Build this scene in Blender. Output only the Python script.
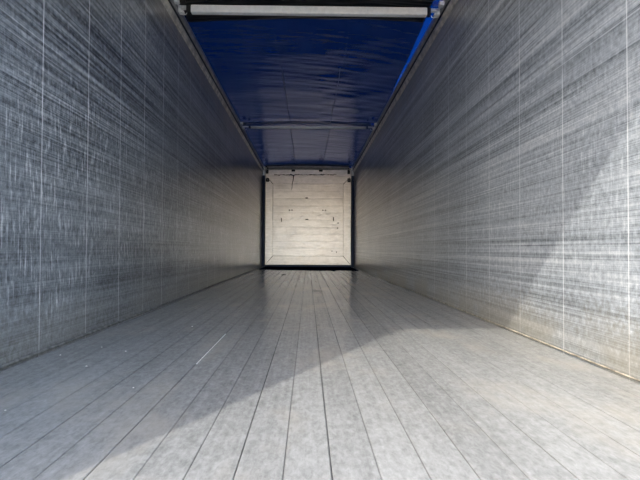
import bpy, bmesh, math, random
from mathutils import Vector, noise
random.seed(7)
C = bpy.context.scene.collection
for o in list(bpy.data.objects):
    bpy.data.objects.remove(o)

# ------------------------------------------------------------ camera
CAMZ = 0.49
cam_d = bpy.data.cameras.new('camera')
cam = bpy.data.objects.new('camera', cam_d); C.objects.link(cam)
cam_d.sensor_width = 36; cam_d.lens = 27.0
cam_d.shift_x = 12/640
cam_d.clip_start = 0.02; cam_d.clip_end = 400
cam.location = (0, 0, CAMZ)
from mathutils import Matrix
cam.rotation_euler = (Matrix.Rotation(math.radians(90+1.07), 4, 'X') @ Matrix.Rotation(math.radians(0.25), 4, 'Z')).to_euler()
bpy.context.scene.camera = cam

# ------------------------------------------------------------ world, sun, exposure
SUN_TRAVEL = Vector((0.56, 1.0, -0.85))
w = bpy.data.worlds.new('sky'); bpy.context.scene.world = w; w.use_nodes = True
nt = w.node_tree; bg = nt.nodes['Background']
sky = nt.nodes.new('ShaderNodeTexSky'); sky.sky_type = 'NISHITA'; sky.sun_disc = False
sky.sun_elevation = math.radians(36.6); sky.sun_rotation = math.radians(209)
sky.air_density = 1.0; sky.dust_density = 1.5
nt.links.new(sky.outputs[0], bg.inputs[0]); bg.inputs[1].default_value = 0.55
sd = bpy.data.lights.new('sun', 'SUN'); sd.energy = 1.75; sd.angle = math.radians(0.6); sd.color = (1, .955, .86)
sun = bpy.data.objects.new('sun', sd); C.objects.link(sun)
sun.rotation_euler = (-SUN_TRAVEL).to_track_quat('Z', 'Y').to_euler()
sun.location = (-3, -6, 6)
vs = bpy.context.scene.view_settings
vs.view_transform = 'Standard'; vs.look = 'None'; vs.gamma = 1; vs.use_curve_mapping = False
vs.exposure = .95

# ------------------------------------------------------------ node helpers
class NT:
    def __init__(s, name):
        s.m = bpy.data.materials.new(name); s.m.use_nodes = True
        s.t = s.m.node_tree; s.b = s.t.nodes['Principled BSDF']
        g = s.t.nodes.new('ShaderNodeNewGeometry')
        s.pos = g.outputs['Position']
        tc = s.t.nodes.new('ShaderNodeTexCoord'); s.obj = tc.outputs['Object']
    def put(s, sock, v):
        if isinstance(v, (int, float)): sock.default_value = v
        elif isinstance(v, tuple):
            sock.default_value = v if len(v) == len(sock.default_value) else v + (1,)
        else: s.t.links.new(v, sock)
    def M(s, op, a, b=0.0, c=None, clamp=False):
        n = s.t.nodes.new('ShaderNodeMath'); n.operation = op; n.use_clamp = clamp
        s.put(n.inputs[0], a); s.put(n.inputs[1], b)
        if c is not None: s.put(n.inputs[2], c)
        return n.outputs[0]
    def scl(s, v, k, off=(0, 0, 0)):
        n = s.t.nodes.new('ShaderNodeVectorMath'); n.operation = 'MULTIPLY_ADD'
        s.put(n.inputs[0], v); n.inputs[1].default_value = k; n.inputs[2].default_value = off
        return n.outputs[0]
    def noise(s, v, k=(1, 1, 1), scale=1, detail=4, rough=.6, off=(0, 0, 0), dist=0):
        n = s.t.nodes.new('ShaderNodeTexNoise')
        s.put(n.inputs['Vector'], s.scl(v, k, off)); n.inputs['Scale'].default_value = scale
        n.inputs['Detail'].default_value = detail; n.inputs['Roughness'].default_value = rough
        n.inputs['Distortion'].default_value = dist
        return n.outputs['Fac']
    def ramp(s, f, a, b, lo=0.0, hi=1.0, smooth=True):
        n = s.t.nodes.new('ShaderNodeMapRange'); n.clamp = True
        if smooth: n.interpolation_type = 'SMOOTHSTEP'
        s.put(n.inputs[0], f); n.inputs[1].default_value = a; n.inputs[2].default_value = b
        s.put(n.inputs[3], lo); s.put(n.inputs[4], hi)
        return n.outputs[0]
    def mix(s, f, a, b, mode='MIX'):
        n = s.t.nodes.new('ShaderNodeMix'); n.data_type = 'RGBA'; n.blend_type = mode
        s.put(n.inputs[0], f); s.put(n.inputs[6], a); s.put(n.inputs[7], b)
        return n.outputs[2]
    def xyz(s, v):
        n = s.t.nodes.new('ShaderNodeSeparateXYZ'); s.put(n.inputs[0], v); return n.outputs
    def bump(s, h, strength=.3, dist=.01):
        n = s.t.nodes.new('ShaderNodeBump'); n.inputs['Strength'].default_value = strength
        n.inputs['Distance'].default_value = dist; s.put(n.inputs['Height'], h)
        s.t.links.new(n.outputs[0], s.b.inputs['Normal'])
    def set(s, col=None, rough=None, metal=None, **k):
        if col is not None: s.put(s.b.inputs['Base Color'], col)
        if rough is not None: s.put(s.b.inputs['Roughness'], rough)
        if metal is not None: s.put(s.b.inputs['Metallic'], metal)
        for n, v in k.items(): s.put(s.b.inputs[n.replace('_', ' ')], v)
        return s.m

def plain(name, col, rough=.5, metal=0.0, var=.25, scale=14):
    n = NT(name)
    f = n.noise(n.pos, scale=scale, detail=5)
    k = n.ramp(f, .3, .7, 1-var, 1+var*.4)
    c = n.mix(1.0, col, (1, 1, 1), 'MULTIPLY')
    g = n.t.nodes.new('ShaderNodeCombineColor')
    for i in range(3): n.put(g.inputs[i], k)
    c = n.mix(1.0, col, g.outputs[0], 'MULTIPLY')
    return n.set(c, rough, metal)

# ------------------------------------------------------------ materials
SEAM0_R = 1.857
def wall_material(name, side):
    n = NT(name)
    p = n.pos; x, y, z = n.xyz(p)
    s = 3.0 if side > 0 else 41.0
    o = (0, s, s)
    band = n.noise(p, (0, .05, 7), detail=4, off=o)              # broad bands along the length
    s1 = n.noise(p, (0, .11, 38), detail=6, rough=.78, off=o)
    s2 = n.noise(p, (0, .5, 150), detail=4, rough=.8, off=(0, s+9, s))
    mott = n.noise(p, (0, 34, 30), detail=5, rough=.8, off=o)
    blot = n.noise(p, (0, 1.1, 1.3), detail=4, off=o)
    drip = n.noise(p, (0, 60, 7.5), detail=4, rough=.65, off=o)
    dripf = n.noise(p, (0, 130, 9), detail=2, off=o)
    # weighting with height: lengthwise scratches strongest higher up
    zz = n.M('ADD', z, n.M('MULTIPLY', n.M('SUBTRACT', blot, .5), 1.2))
    hs = n.ramp(zz, .5, 1.5, .45 if side < 0 else .85, 1.0)
    f = n.M('MULTIPLY', n.M('SUBTRACT', s1, .5), 2.8)
    f = n.M('ADD', f, n.M('MULTIPLY', n.M('SUBTRACT', band, .5), 1.0))
    f = n.M('ADD', f, n.M('MULTIPLY', n.M('SUBTRACT', s2, .5), 2.6))
    f = n.M('MULTIPLY', f, hs)
    f = n.M('ADD', f, n.M('MULTIPLY', n.M('SUBTRACT', mott, .5), 2.0))
    f = n.M('ADD', f, n.M('MULTIPLY', n.M('SUBTRACT', blot, .5), .75))
    # drips: short upright pale marks
    dm = n.ramp(zz, .12, .42)
    dm = n.M('MULTIPLY', dm, n.ramp(zz, 1.0, 1.6, 1, .10 if side < 0 else .2))
    d = n.M('MULTIPLY', n.ramp(drip, .51, .66), .72 if side < 0 else .25)
    d = n.M('ADD', d, n.M('MULTIPLY', n.M('SUBTRACT', dripf, .5), 1.1 if side < 0 else .3))
    f = n.M('ADD', f, n.M('MULTIPLY', d, dm))
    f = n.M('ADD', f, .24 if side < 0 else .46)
    # panel seams
    SEAM_P = .475 if side > 0 else .463
    def seam(off, wd):
        t = n.M('FRACT', n.M('DIVIDE', n.M('SUBTRACT', y, SEAM0_R+off-8*SEAM_P), SEAM_P))
        a = n.M('ABSOLUTE', n.M('SUBTRACT', t, .5))
        return n.ramp(a, .5-wd/SEAM_P, .5-wd/SEAM_P*.3)
    off0 = 0 if side > 0 else -.095
    sm = seam(off0, .005)
    smn = n.M('MULTIPLY', sm, n.ramp(n.noise(p, (0, 3, 6), detail=3, off=o), .3, .6, .45, 1))
    sm2 = n.M('MULTIPLY', seam(off0+SEAM_P/2, .004), n.ramp(n.noise(p, (0, 3, 3), detail=3, off=o), .45, .7, 0, .35))
    f = n.M('ADD', f, n.M('MULTIPLY', smn, .85)); f = n.M('ADD', f, sm2)
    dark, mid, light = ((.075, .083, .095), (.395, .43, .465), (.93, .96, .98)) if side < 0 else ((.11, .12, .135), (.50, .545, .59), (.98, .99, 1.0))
    c = n.mix(n.ramp(f, -.25, .5, smooth=False), dark, mid)
    c = n.mix(n.ramp(f, .5, 1.35, smooth=False), c, light)
    c = n.mix(n.M('MULTIPLY', smn, .6), c, (.95, .97, .99))
    # warm grime beside the floor and under the rail
    gr = n.ramp(n.M('ADD', z, n.M('MULTIPLY', n.M('SUBTRACT', mott, .5), .5)), .03, .34, .65 if side > 0 else .3, 0)
    gr = n.M('MULTIPLY', gr, n.ramp(blot, .35, .55, .35, 1))
    c = n.mix(gr, c, (.39, .345, .25))
    gt = n.ramp(n.M('ADD', z, n.M('MULTIPLY', n.M('SUBTRACT', n.noise(p, (0, 6, 1.5), detail=4, off=o), .5), .5)), 2.28, 2.52, 0, .45)
    c = n.mix(gt, c, (.52, .46, .38))
    r = n.ramp(f, 0, 1, .28, .36, smooth=False)
    n.bump(n.M('ADD', f, n.M('MULTIPLY', sm, -.5)), .12, .004)
    return n.set(c, r, .3, Specular_IOR_Level=.6, Coat_Weight=.35, Coat_IOR=1.5, Coat_Roughness=.2)

def floor_material():
    n = NT('worn_aluminium_floor')
    p = n.pos; x, y, z = n.xyz(p)
    mott = n.noise(p, (26, 14, 1), detail=6, rough=.7)
    fine = n.noise(p, (75, 34, 1), detail=4, rough=.75, dist=.4)
    blot = n.noise(p, (2.6, 1.0, 1), detail=5, rough=.6)
    streak = n.noise(p, (55, .8, 1), detail=4, rough=.6)
    # each slat a bit different
    idx = n.M('FLOOR', n.M('DIVIDE', n.M('SUBTRACT', x, -0.0514), .10565))
    wn = n.t.nodes.new('ShaderNodeTexWhiteNoise'); wn.noise_dimensions = '1D'; n.put(wn.inputs['W'], idx)
    f = n.M('MULTIPLY', n.M('SUBTRACT', mott, .5), 1.3)
    f = n.M('ADD', f, n.M('MULTIPLY', n.M('SUBTRACT', fine, .5), 1.6))
    f = n.M('ADD', f, n.M('MULTIPLY', n.M('SUBTRACT', blot, .5), .8))
    f = n.M('ADD', f, n.M('MULTIPLY', n.M('SUBTRACT', streak, .5), .7))
    f = n.M('ADD', f, n.M('MULTIPLY', n.M('SUBTRACT', wn.outputs[0], .5), .22))
    f = n.M('ADD', f, .5)
    c = n.mix(n.ramp(f, -.3, 1.3, smooth=False), (.17, .172, .164), (.52, .522, .500))
    warm = n.ramp(n.noise(p, (3, 1.6, 1), detail=4, off=(7, 3, 0)), .5, .72, 0, .45)
    c = n.mix(warm, c, (.50, .46, .39))
    # dirt packed along the joints, heavier towards the far end
    t = n.M('FRACT', n.M('DIVIDE', n.M('SUBTRACT', x, -0.0514-.10565*40), .10565))
    a = n.M('SUBTRACT', .5, n.M('ABSOLUTE', n.M('SUBTRACT', t, .5)))
    jn = n.noise(p, (9, .55, 1), detail=4, off=(3, 1, 0))
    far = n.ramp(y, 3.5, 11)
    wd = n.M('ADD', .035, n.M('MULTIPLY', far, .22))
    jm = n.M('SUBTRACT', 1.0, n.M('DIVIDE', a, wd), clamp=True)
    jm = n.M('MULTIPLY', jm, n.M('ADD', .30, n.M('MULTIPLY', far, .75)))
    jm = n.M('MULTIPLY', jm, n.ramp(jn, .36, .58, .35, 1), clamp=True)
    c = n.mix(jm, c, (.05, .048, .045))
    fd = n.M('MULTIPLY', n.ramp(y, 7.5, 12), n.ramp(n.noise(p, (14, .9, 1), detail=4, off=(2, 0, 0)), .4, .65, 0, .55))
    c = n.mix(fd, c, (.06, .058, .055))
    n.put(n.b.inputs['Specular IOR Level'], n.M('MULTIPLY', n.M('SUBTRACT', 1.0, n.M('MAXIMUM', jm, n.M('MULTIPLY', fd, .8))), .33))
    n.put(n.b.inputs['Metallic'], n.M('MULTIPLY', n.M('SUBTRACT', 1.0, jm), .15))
    n.bump(mott, .05, .002)
    return n.set(c, n.ramp(streak, 0, 1, .21, .262, smooth=False))

def board_material(name, planks=True):
    n = NT(name)
    p = n.pos; x, y, z = n.xyz(p)
    b = n.noise(p, (3.5, 1, 6), detail=7, rough=.8)
    h = n.noise(p, (3, 1, 26), detail=5, rough=.7, off=(4, 0, 2))
    f = n.M('ADD', n.M('MULTIPLY', n.M('SUBTRACT', b, .5), 1.6), n.M('MULTIPLY', n.M('SUBTRACT', h, .5), 1.0))
    c = n.mix(n.ramp(f, -.4, .4, smooth=False), (.47, .44, .435), (.78, .74, .735))
    if planks:
        t = n.M('FRACT', n.M('DIVIDE', n.M('SUBTRACT', z, .30), .196))
        a = n.M('ABSOLUTE', n.M('SUBTRACT', t, .5))
        ln = n.M('MULTIPLY', n.ramp(a, .45, .495), n.ramp(h, .35, .6, .15, .6))
        c = n.mix(ln, c, (.30, .27, .25))
    n.bump(n.noise(p, (7, 1, 9), detail=4, rough=.5), .10, .02)
    return n.set(c, n.ramp(b, .3, .7, .32, .40, smooth=False), .50)

def tarp_material(name, trans):
    n = NT(name)
    p = n.pos
    a = n.noise(p, (3, 1.2, 1), detail=5)
    c = n.mix(a, (.004, .012, .060), (.010, .030, .13))
    n.set(c, n.ramp(n.noise(p, (1.5, .8, 1), detail=4), .3, .7, .15, .22, smooth=False), 0, Specular_IOR_Level=.35)
    n.bump(n.noise(p, (2.2, 9, 1), detail=4, rough=.5), .25, .012)
    tr = n.t.nodes.new('ShaderNodeBsdfTranslucent'); tr.inputs[0].default_value = (.002, .085, .50, 1)
    ad = n.t.nodes.new('ShaderNodeMixShader'); ad.inputs[0].default_value = trans
    n.t.links.new(n.b.outputs[0], ad.inputs[1]); n.t.links.new(tr.outputs[0], ad.inputs[2])
    out = [k for k in n.t.nodes if k.type == 'OUTPUT_MATERIAL'][0]
    n.t.links.new(ad.outputs[0], out.inputs[0])
    return n.m

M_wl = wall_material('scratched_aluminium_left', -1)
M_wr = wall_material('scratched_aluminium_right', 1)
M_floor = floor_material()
M_board = board_material('dented_white_board')
M_frame = board_material('pale_board_border', False)
M_tarp = tarp_material('blue_tarpaulin', .011)
M_flap = tarp_material('blue_tarpaulin_edge', .10)
M_black = plain('black_rubberised_tarp', (.010, .010, .012), .35)
M_blackpl = plain('black_plastic', (.012, .012, .012), .5)
M_blue = plain('dark_blue_paint', (.004, .020, .075), .6)
M_bluebr = plain('bright_blue_paint', (.01, .06, .42), .4)
M_rail = plain('aluminium_rail', (.86, .80, .72), .35, .5, .4, 9)
M_railgrey = plain('grey_aluminium_rail', (.40, .40, .41), .4, .3, .3, 9)
M_galv = plain('galvanised_tube', (.95, .93, .90), .35, 0, .08, 30)
M_galv2 = plain('dull_steel_tube', (.26, .255, .25), .45, .2, .25, 30)
M_white = plain('pale_zinc_fitting', (.80, .80, .78), .4, .1, .2, 40)
M_seal = plain('pale_sealing_strip', (.50, .45, .35), .7, 0, .6, 12)
M_seal2 = plain('grey_sealing_strip', (.26, .26, .25), .6, .2, .45, 25)
M_sill_refl = plain('blue_black_reflection', (.004, .008, .02), .95)
M_sill_refl.node_tree.nodes['Principled BSDF'].inputs['Specular IOR Level'].default_value = 0.0
M_ext = plain('blue_outer_paint', (.03, .06, .2), .5)
M_conc = plain('concrete_yard', (.42, .41, .39), .9, 0, .3, 1.5)
M_sliver = plain('sunlit_sliver_paint', (.95, .95, .93), .35, .1, .1, 50)
M_crumb = plain('pale_crumb', (.75, .72, .66), .8)
M_scrap = plain('dark_scrap', (.02, .02, .02), .8)
M_dirt = plain('black_dirt', (.02, .018, .015), .9)

# ------------------------------------------------------------ mesh helpers
def obj(name, bm, mat, parent=None, smooth=False):
    me = bpy.data.meshes.new(name); bm.normal_update(); bm.to_mesh(me); bm.free()
    if smooth:
        for p_ in me.polygons: p_.use_smooth = True
    for m_ in (mat if isinstance(mat, (list, tuple)) else [mat]): me.materials.append(m_)
    o = bpy.data.objects.new(name, me); C.objects.link(o)
    if parent: o.parent = parent
    return o
def box(bm, c, s, bev=0.0, rot=None):
    r = bmesh.ops.create_cube(bm, size=1.0)
    vs_ = r['verts']
    bmesh.ops.scale(bm, vec=Vector(s), verts=vs_)
    if bev:
        e = list({e for v in vs_ for e in v.link_edges})
        g = bmesh.ops.bevel(bm, geom=e, offset=bev, segments=2, affect='EDGES', profile=.6)
        vs_ = list({v for f in g['faces'] for v in f.verts} | {v for v in vs_ if v.is_valid})
    if rot is not None: bmesh.ops.rotate(bm, cent=(0, 0, 0), matrix=rot, verts=vs_)
    bmesh.ops.translate(bm, vec=Vector(c), verts=vs_)
    return vs_
def tube(bm, a, b, r, seg=20, cap=True):
    a, b = Vector(a), Vector(b); d = b-a
    q = d.to_track_quat('Z', 'Y').to_matrix().to_4x4()
    bmesh.ops.create_cone(bm, cap_ends=cap, segments=seg, radius1=r, radius2=r, depth=d.length,
                          matrix=Matrix.Translation((a+b)/2) @ q)
def extrude_profile(bm, pts, y0, y1, n=1):
    rings = []
    for k in range(n+1):
        y = y0+(y1-y0)*k/n
        rings.append([bm.verts.new((x, y, z)) for x, z in pts])
    m = len(pts)
    for k in range(n):
        for i in range(m):
            bm.faces.new((rings[k][i], rings[k][(i+1) % m], rings[k+1][(i+1) % m], rings[k+1][i]))
    bm.faces.new(rings[0]); bm.faces.new(list(reversed(rings[-1])))
    bmesh.ops.recalc_face_normals(bm, faces=bm.faces)
def thing(name, label, cat, loc=(0, 0, 0), group=None):
    o = bpy.data.objects.new(name, None); C.objects.link(o); o.location = loc
    o.empty_display_size = .1
    o['label'] = label; o['category'] = cat
    if group: o['group'] = group
    return o
def tag(o, label, cat, group=None):
    o['label'] = label; o['category'] = cat
    if group: o['group'] = group
    return o
def struct(o):
    o['kind'] = 'structure'; return o

W, H, Y0, Y1 = 1.24, 2.60, -0.27, 13.12
RAILZ = 2.54

# ------------------------------------------------------------ setting
bm = bmesh.new(); box(bm, (0, 0, -1.35), (160, 160, .2)); struct(obj('ground', bm, M_conc))

# floor: lengthwise interlocking slats, each with rounded shoulders and a dark joint
PITCH = .10565; J0 = -.0514
bm = bmesh.new()
joints = [J0 + PITCH*k for k in range(-13, 14)]
joints = [j for j in joints if -W-.001 < j < W+.001]
edges = [-W+.012] + joints + [W-.012]
pts = []
for i in range(len(edges)-1):
    a, b = edges[i], edges[i+1]
    g = [.0016, .0022, .0014, .0026, .0011][i % 5]; g2 = [.0022, .0014, .0026, .0011, .0016][i % 5]
    if b-a < .02: continue
    pts += [(a+g*.5, -.009), (a+g*.5, -.0012), (a+g*.5+.002, 0), ((a+b)/2, .0003), (b-g2*.5-.002, 0), (b-g2*.5, -.0012), (b-g2*.5, -.009)]
pts = pts + [(W-.012, -.035), (-W+.012, -.035)]
extrude_profile(bm, pts, Y0, Y1-.02, 1)
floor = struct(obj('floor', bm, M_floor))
bm = bmesh.new(); box(bm, (J0-4*PITCH+.0045, 2.40, .0016), (.0035, .72, .002)); obj('sunlit_sliver', bm, M_sliver, floor)['label'] = 'painted sliver of sunlight along one slat joint'  # pale strip paints a sliver of sunlight along the joint

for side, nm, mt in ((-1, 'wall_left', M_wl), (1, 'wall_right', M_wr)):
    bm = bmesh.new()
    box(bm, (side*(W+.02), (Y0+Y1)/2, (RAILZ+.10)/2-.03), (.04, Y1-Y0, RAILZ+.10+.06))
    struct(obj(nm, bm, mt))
# sealing strips along the foot of the walls
for side, nm, mt in ((1, 'trim_1', M_seal), (-1, 'trim_2', M_seal2)):
    bm = bmesh.new()
    n_ = 220
    w0 = .004 if side > 0 else .008
    rings = []
    for k in range(n_+1):
        y = Y0+.002+(Y1-Y0-.03)*k/n_
        wv = w0*(1+.5*noise.noise(Vector((y*6, side*3, 0))))
        hv = (.0035 if side > 0 else .012)*(1+.4*noise.noise(Vector((y*9, side*7, 2))))
        xo = side*(W-.0005)
        rings.append([bm.verts.new((xo, y, .0012)), bm.verts.new((xo, y, hv+.004)), bm.verts.new((xo-side*wv*.6, y, hv)), bm.verts.new((xo-side*wv, y, .0012))])
    for k in range(n_):
        for i in range(4):
            bm.faces.new((rings[k][i], rings[k][(i+1) % 4], rings[k+1][(i+1) % 4], rings[k+1][i]))
    bm.faces.new(rings[0]); bm.faces.new(rings[-1][::-1])
    bmesh.ops.recalc_face_normals(bm, faces=bm.faces)
    struct(obj(nm, bm, mt, smooth=True))
# outer closing panel behind the bulkhead
bm = bmesh.new(); box(bm, (0, Y1+.05, 1.38), (2*W+.08, .04, 2.88)); struct(obj('wall_back', bm, M_railgrey))

# ------------------------------------------------------------ roof rails (cant rails)
TZ = 2.745      # tarp height at the sides
def rail(side, label):
    r = thing('roof_rail', label, 'rail', (side*W, (Y0+Y1)/2, RAILZ))
    def put(name, pts, mt):
        bm = bmesh.new()
        extrude_profile(bm, [(side*a-side*W, b-RAILZ) for a, b in pts], Y0-(Y0+Y1)/2, Y1-(Y0+Y1)/2)
        return obj(name, bm, mt, r)
    # bulged lower lip, dark channel, upper tarpaulin runner
    put('lower_lip', [(W, RAILZ+.022), (W-.006, RAILZ+.024), (W-.012, RAILZ+.036), (W-.009, RAILZ+.048), (W-.019, RAILZ+.058),
                      (W-.024, RAILZ+.085), (W-.018, RAILZ+.098), (W, RAILZ+.100)], M_rail)
    put('channel', [(W, RAILZ+.101), (W-.014, RAILZ+.101), (W-.016, RAILZ+.134), (W, RAILZ+.134)], M_blackpl)
    put('upper_runner', [(W+.04, RAILZ+.135), (W-.022, RAILZ+.135), (W-.034, RAILZ+.142), (W-.040, RAILZ+.165),
                         (W-.034, RAILZ+.200), (W+.04, RAILZ+.200)], M_railgrey)
    return r
rail(-1, 'long aluminium roof rail running along the top of the left wall')
rail(1, 'long aluminium roof rail running along the top of the right wall')

# ------------------------------------------------------------ tarpaulin roof
BOWS = [4.38, 8.62, 12.98]
SEAMS = (-.34, .40)
def tarp_z(x, y):
    z = TZ
    # gathers across the sheet, drawn in slanting folds towards the right-hand rail
    a = noise.noise(Vector((x*.9+y*.10, y*3.0+x*1.6*(1 if x > .2 else .0), 1.3)))
    env = .35+.65*abs(noise.noise(Vector((x*.5, y*.5, 5))))*2
    z += .010*a*env
    b = noise.noise(Vector((x*.6, y*9.0-x*2.6, 7.7)))
    z += (.0045 if x > .15 else .0022)*b*max(0, min(1, (y-2)/2))
    z += .010*noise.noise(Vector((x*1.0, y*.7, 9)))
    z += .035*(1-(x/1.2)**2)        # slight crown
    for by in BOWS:
        z += .012*math.exp(-((y-by)/.12)**2)
    for sx in SEAMS:
        z -= .004*math.exp(-((x-sx-.012*noise.noise(Vector((y*2, sx, 0))))/.008)**2)
    return z
tarp = thing('tarpaulin', 'blue glossy tarpaulin roof stretched over the load space', 'tarpaulin', (0, (Y0+Y1)/2, TZ))
def sheet(name, x0, x1, y0, y1, nx, ny, mt, dz=0, zf=tarp_z):
    f0 = x0 if callable(x0) else (lambda y: x0); f1 = x1 if callable(x1) else (lambda y: x1)
    bm = bmesh.new(); g = []
    for j in range(ny+1):
        y = y0+(y1-y0)*j/ny
        g.append([bm.verts.new((f0(y)+(f1(y)-f0(y))*i/nx, y-(Y0+Y1)/2, zf(f0(y)+(f1(y)-f0(y))*i/nx, y)+dz-TZ)) for i in range(nx+1)])
    for j in range(ny):
        for i in range(nx):
            bm.faces.new((g[j][i], g[j+1][i], g[j+1][i+1], g[j][i+1]))
    return obj(name, bm, mt, tarp, smooth=True)
FE = 8.2
def flap_x(y): return min(1.2345, 1.115+.12*max(0, (y-4)/(FE-4))**.8) if y < FE else 1.2345
sheet('roof_sheet', -1.235, flap_x, Y0, Y1+.03, 110, 620, M_tarp)
sheet('edge_flap', flap_x, 1.235, Y0, FE-.05, 8, 380, M_flap)['label'] = 'brighter blue edge band of the tarpaulin'
def pocket_z(x, y):
    return tarp_z(x, y)+.010*noise.noise(Vector((x*2.2, y*22, 3)))
sheet('bow_pocket', -1.19, 1.12, 4.02, 4.70, 90, 60, M_black, -.02, pocket_z)['label'] = 'black wrinkled band across the near bow'
sheet('bow_pocket', -1.15, 1.10, 8.62, 8.69, 60, 10, M_black, -.012)['label'] = 'black band across the middle bow'
sheet('bow_pocket', -1.15, 1.10, 12.82, 13.10, 60, 20, M_black, -.012)['label'] = 'black band across the far bow'
for sx in SEAMS:
    bm = bmesh.new(); prev = None
    N = 400
    for j in range(N+1):
        y = 6.0+(12.9-6.0)*j/N
        cx = sx+.012*noise.noise(Vector((y*2, sx, 0)))
        wv = .0045*(1+.6*noise.noise(Vector((y*3, 9, sx))))
        cur = [bm.verts.new((cx+dx, y-(Y0+Y1)/2, tarp_z(cx+dx, y)-dz-TZ)) for dx, dz in ((-wv, .002), (0, .008), (wv, .002))]
        if prev:
            for i in range(2): bm.faces.new((prev[i], cur[i], cur[i+1], prev[i+1]))
        prev = cur
    obj('weld_seam', bm, M_blackpl, tarp, smooth=True)

# ------------------------------------------------------------ roof bows
def bow(y, zc, r, half, label, mt, big):
    t = thing('roof_bow', label, 'roof bow', (0, y, zc), 'roof bows under the tarpaulin')
    bm = bmesh.new()
    if big:
        box(bm, (0, 0, 0), (2*half, 2*r*.9, 2*r), bev=.012)
    else:
        tube(bm, (-half, 0, 0), (half, 0, 0), r)
        for f_ in bm.faces: f_.smooth = len(f_.verts) == 4
    obj('crossbar', bm, mt, t)
    for s in (-1, 1):
        bm = bmesh.new(); box(bm, (s*(half+.020), 0, 0), (.04 if s < 0 else .022, r*1.7, r*1.9), bev=.004)
        obj('end_cap', bm, M_blackpl, t)
        bm = bmesh.new()
        x1 = half+.03; x2 = W-.036
        box(bm, (s*(x1+x2)/2, 0, r*.5), (x2-x1, r*1.1, r*.8), bev=.004)
        box(bm, (s*(x2-.022), 0, -.004), (.034, r*1.9, r*1.8), bev=.006)
        tube(bm, (s*(x2-.05), -r, -r*.9), (s*(x2-.05), r*.3, -r*.9), r*.3, 12)
        br = obj('carriage', bm, M_white, t)
        # roller block behind, further up on the runner
        bm = bmesh.new(); box(bm, (s*(x2-.022), -.13 if big else -.2, .012), (.045, .05, .042), bev=.006)
        tube(bm, (s*(x2-.022), -.13 if big else -.2, 0), (s*(x2-.022), 0, 0), .006, 8)
        obj('roller_block', bm, M_white, t)
        bm = bmesh.new(); box(bm, (s*(x2-.075), -.13 if big else -.2, .012), (.05, .035, .035), bev=.005)
        obj('roller_pin', bm, M_bluebr if s > 0 else M_blackpl, t)
        bm = bmesh.new()
        bmesh.ops.create_uvsphere(bm, u_segments=8, v_segments=6, radius=.001)
        bm.clear()
        # small wire loop
        P = [Vector((s*(x2-.06)+.028*math.cos(a)*-s, -r*1.0, -r-.012+.02*math.sin(a))) for a in [k*math.pi/6 for k in range(3, 13)]]
        for a_, b_ in zip(P[:-1], P[1:]): tube(bm, a_, b_, .0035, 8)
        obj('wire_loop', bm, M_white, t)
    if big and y < 6: t.rotation_euler = (0, math.radians(.45), 0)
    return t
bow(BOWS[0], 2.680, .035, 1.085, 'thick pale roof bow nearest the camera, beside black wrinkled tarpaulin', M_galv, True)
bow(BOWS[1], 2.680, .023, 1.04, 'thin pale roof bow halfway along the tarpaulin roof', M_galv, False)
bow(BOWS[2], 2.676, .026, 1.08, 'grey roof bow at the far end above the white bulkhead', M_galv2, True)

# ------------------------------------------------------------ bulkhead at the far end
BY = 13.02
PXM = 480/BY
def bx(px): return (px-308)/PXM
def bz(py): return CAMZ+(249-py)/PXM
blk = thing('bulkhead', 'dented whitish bulkhead board closing the far end of the tunnel', 'bulkhead', (0, BY, 0))
def bput(name, bm, mt, smooth=False):
    return obj(name, bm, mt, blk, smooth)
XI, ZI0, ZI1 = .955, .30, 2.255
XO, ZO0, ZO1 = 1.160, .062, 2.47
# inner panel with small dents
bm = bmesh.new(); nx, nz = 90, 96; g = []
random.seed(3)
dents = [(random.uniform(-.8, .85), random.uniform(.45, 1.5), random.uniform(.018, .05), random.choice((-1, 1))*random.uniform(.0015, .0045)) for _ in range(70)]
for j in range(nz+1):
    z = ZI0+(ZI1-ZI0)*j/nz; row = []
    for i in range(nx+1):
        x = -XI+2*XI*i/nx
        d = .004*noise.noise(Vector((x*1.8, z*3.5, 2)))
        for (dx, dz_, dr, da) in dents:
            q = ((x-dx)**2+((z-dz_)*1.8)**2)/(dr*dr)
            if q < 6: d += da*math.exp(-q)
        t = ((z-.30)/.196) % 1.0
        if min(t, 1-t) < .06: d += .002
        edge = min(1, min(XI-abs(x), z-ZI0, ZI1-z)/.04)
        row.append(bm.verts.new((x, d*max(0, edge), z)))
    g.append(row)
for j in range(nz):
    for i in range(nx): bm.faces.new((g[j][i], g[j][i+1], g[j+1][i+1], g[j+1][i]))
back = [bm.verts.new((sx*XI, .05, z)) for sx, z in ((-1, ZI0), (1, ZI0), (1, ZI1), (-1, ZI1))]
bm.faces.new(back[::-1])
bput('centre_panel', bm, M_board, True)
G = .006
def mitre(p):
    bm = bmesh.new()
    f = [bm.verts.new((a, -.006, b)) for a, b in p]; k = [bm.verts.new((a, .05, b)) for a, b in p]
    bm.faces.new(f); bm.faces.new(k[::-1])
    for i in range(4): bm.faces.new((f[i], k[i], k[(i+1) % 4], f[(i+1) % 4]))
    bmesh.ops.recalc_face_normals(bm, faces=bm.faces)
    return bm
bput('border_board', mitre([(-XO+G, ZO0), (XO-G, ZO0), (XI-G, ZI0-G*1.5), (-XI+G, ZI0-G*1.5)]), M_frame)
bput('border_board', mitre([(-XI+G, ZI1+G), (XI-G, ZI1+G), (XO-G, ZO1), (-XO+G, ZO1)]), M_frame)
for s in (-1, 1):
    bput('border_board', mitre([(s*XO, ZO0+G), (s*XO, ZO1-G), (s*(XI+G), ZI1-G), (s*(XI+G), ZI0+G)]), M_frame)
# dark backing seen in the joints
bm = bmesh.new(); box(bm, (0, .058, (ZO0+ZO1)/2), (2*XO, .012, ZO1-ZO0)); bput('backing', bm, M_dirt)
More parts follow.
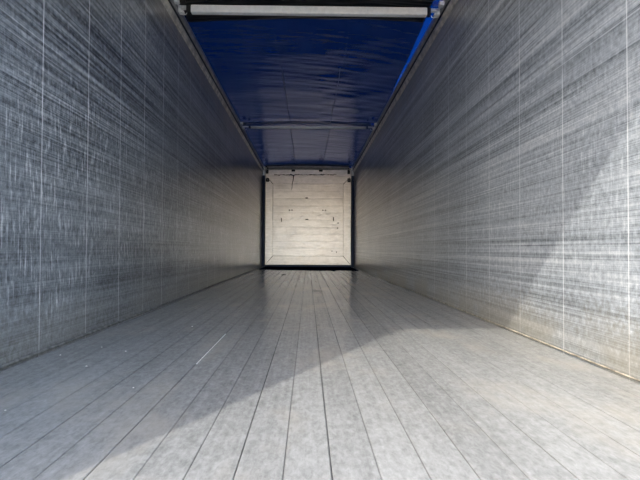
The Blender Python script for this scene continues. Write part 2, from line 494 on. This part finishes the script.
# top plate with ragged dirty edge under it
bm = bmesh.new(); box(bm, (0, .02, 2.558), (2*XO-.02, .05, .165)); bput('top_plate', bm, M_frame)
random.seed(11)
x = -.93
bm = bmesh.new(); up = []; dn = []
while x < .80:
    th = random.uniform(.006, .034)*(1.0 if x < -.35 or x > .05 else .6)
    zc = 2.50+random.uniform(-.012, .012)+(.012 if x > -.3 else 0)
    up.append((x, zc+th/2)); dn.append((x, zc-th/2)); x += random.uniform(.015, .06)
def ribbon(bm, A, B, y0, y1):
    v = [[bm.verts.new((x_, y_, z_)) for x_, z_ in L] for L, y_ in ((A, y0), (B, y0), (B, y1), (A, y1))]
    for k in range(len(A)-1):
        for i in range(4):
            bm.faces.new((v[i][k], v[i][k+1], v[(i+1) % 4][k+1], v[(i+1) % 4][k]))
    bm.faces.new([v[i][0] for i in range(4)]); bm.faces.new([v[i][-1] for i in (3, 2, 1, 0)])
    bmesh.ops.recalc_face_normals(bm, faces=bm.faces)
ribbon(bm, up, dn, -.014, -.007)
bput('torn_seal', bm, M_dirt)['label'] = 'black ragged torn seal'
bm = bmesh.new(); A = []; B = []
for k in range(9):
    cx = -.385-.010*k+random.uniform(-.010, .010); wv = .014-.0012*k
    A.append((cx-wv, 2.492-.052*k)); B.append((cx+wv, 2.492-.052*k+.006))
ribbon(bm, A, B, -.022, -.015)
bput('seal_shred', bm, M_dirt)['label'] = 'hanging shred of torn black seal'
# clips under the far bow
for px in (293, 320.5):
    bm = bmesh.new(); box(bm, (bx(px), -.028, bz(170.6)), (.10, .04, .05), bev=.006); bput('clip', bm, M_blackpl)
for px in (266.8, 348.5):
    bm = bmesh.new(); box(bm, (bx(px), -.028, bz(171.8)), (.07, .04, .11), bev=.008); bput('clip', bm, M_blackpl)
for px in (267.3, 348.7):
    bm = bmesh.new(); box(bm, (bx(px), -.035, bz(180.2)), (.085, .06, .10), bev=.014)
    st = bput('stop_block', bm, M_blackpl)
    bm = bmesh.new(); tube(bm, (bx(px), -.075, bz(180.2)), (bx(px), -.064, bz(180.2)), .018, 12); obj('bolt', bm, M_galv2, st).location = (0, 0, 0)
# slots, handles and rivets on the centre panel
for px, py, sx, sz in ((289.2, 210.3, .035, .035), (291.8, 210.3, .035, .035), (322.7, 210.3, .035, .035), (325.2, 210.3, .035, .035),
                       (306.5, 198, .07, .03), (306.8, 219.5, .08, .026), (281.4, 220, .025, .105), (333.4, 219, .025, .105),
                       (338, 223, .05, .02), (337.5, 228, .035, .025), (336.5, 252, .03, .03), (332, 251, .04, .018)):
    bm = bmesh.new(); box(bm, (bx(px), -.010, bz(py)), (sx, .03, sz), bev=.004)
    bput('handle' if sz > .1 else 'fastener', bm, M_blackpl)

# blue corner posts and sill
def post(s, label):
    bm = bmesh.new(); box(bm, (0, 0, 1.235), (.074, .10, 2.46), bev=.006)
    o = obj('corner_post', bm, M_blue); o.location = (s*(W-.040), BY-.085, .002)
    tag(o, label, 'post')
post(-1, 'dark blue upright post left of the white bulkhead')
post(1, 'dark blue upright post right of the white bulkhead')
bm = bmesh.new(); box(bm, (0, 0, .030), (2*(W-.080), .10, .056), bev=.006)
o = obj('sill_beam', bm, M_blue); o.location = (0, BY-.085, .002)
tag(o, 'dark blue sill beam on the floor below the bulkhead', 'beam')

# added dark sheet painting the sill's reflection on the floor, near edge uneven
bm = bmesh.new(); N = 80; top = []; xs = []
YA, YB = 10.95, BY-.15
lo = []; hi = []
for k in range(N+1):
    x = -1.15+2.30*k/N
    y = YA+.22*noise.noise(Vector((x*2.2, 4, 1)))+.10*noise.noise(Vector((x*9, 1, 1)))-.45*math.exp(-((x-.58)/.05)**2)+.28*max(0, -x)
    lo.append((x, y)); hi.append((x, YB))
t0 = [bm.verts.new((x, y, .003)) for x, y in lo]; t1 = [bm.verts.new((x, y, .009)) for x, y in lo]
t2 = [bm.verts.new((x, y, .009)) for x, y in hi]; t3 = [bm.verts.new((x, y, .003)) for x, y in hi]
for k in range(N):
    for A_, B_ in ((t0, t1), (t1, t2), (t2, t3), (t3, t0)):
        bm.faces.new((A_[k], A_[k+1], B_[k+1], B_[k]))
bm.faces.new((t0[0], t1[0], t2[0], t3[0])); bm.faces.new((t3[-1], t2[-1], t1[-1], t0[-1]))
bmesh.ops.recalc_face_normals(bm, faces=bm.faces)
o = obj('sill_reflection', bm, M_sill_refl)
tag(o, 'blue-black sheet added on the far floor as the dark reflection of the sill', 'sheet')

# ------------------------------------------------------------ litter on the floor
def floor_pt(px, py):
    y = 480*CAMZ/(py-249); return ((px-308)*y/480, y)
def lump(px, py, r, mt, name, label, cat, group, flat=.6, stretch=1):
    x, y = floor_pt(px, py)
    bm = bmesh.new(); bmesh.ops.create_icosphere(bm, subdivisions=2, radius=r)
    for v in bm.verts:
        k = 1+.35*noise.noise(v.co/r*1.1+Vector((px, py, 0)))
        v.co = Vector((v.co.x*k*stretch, v.co.y*k, max(v.co.z*k*flat, -r*flat*.5)))
    o = obj(name, bm, mt, smooth=False); o.location = (x, y, r*flat*.5+.0006)
    tag(o, label, cat, group)
for px, py, r in ((88, 367, .006), (127, 352, .0055), (103, 348, .005), (135, 388, .004), (8, 411, .004), (193, 327, .006), (62, 356, .005)):
    lump(px, py, r*.7, M_crumb, 'crumb', 'tiny pale crumb lying on the shaded floor at the left', 'crumb', 'pale crumbs on the shaded left of the floor')
lump(284, 275, .028, M_scrap, 'scrap', 'small dark scrap on the far floor left of centre', 'scrap', None, .35, 1.5)
lump(318, 291, .014, M_scrap, 'scrap', 'thin dark scrap lying across a slat on the far floor', 'scrap', None, .2, 4.5)
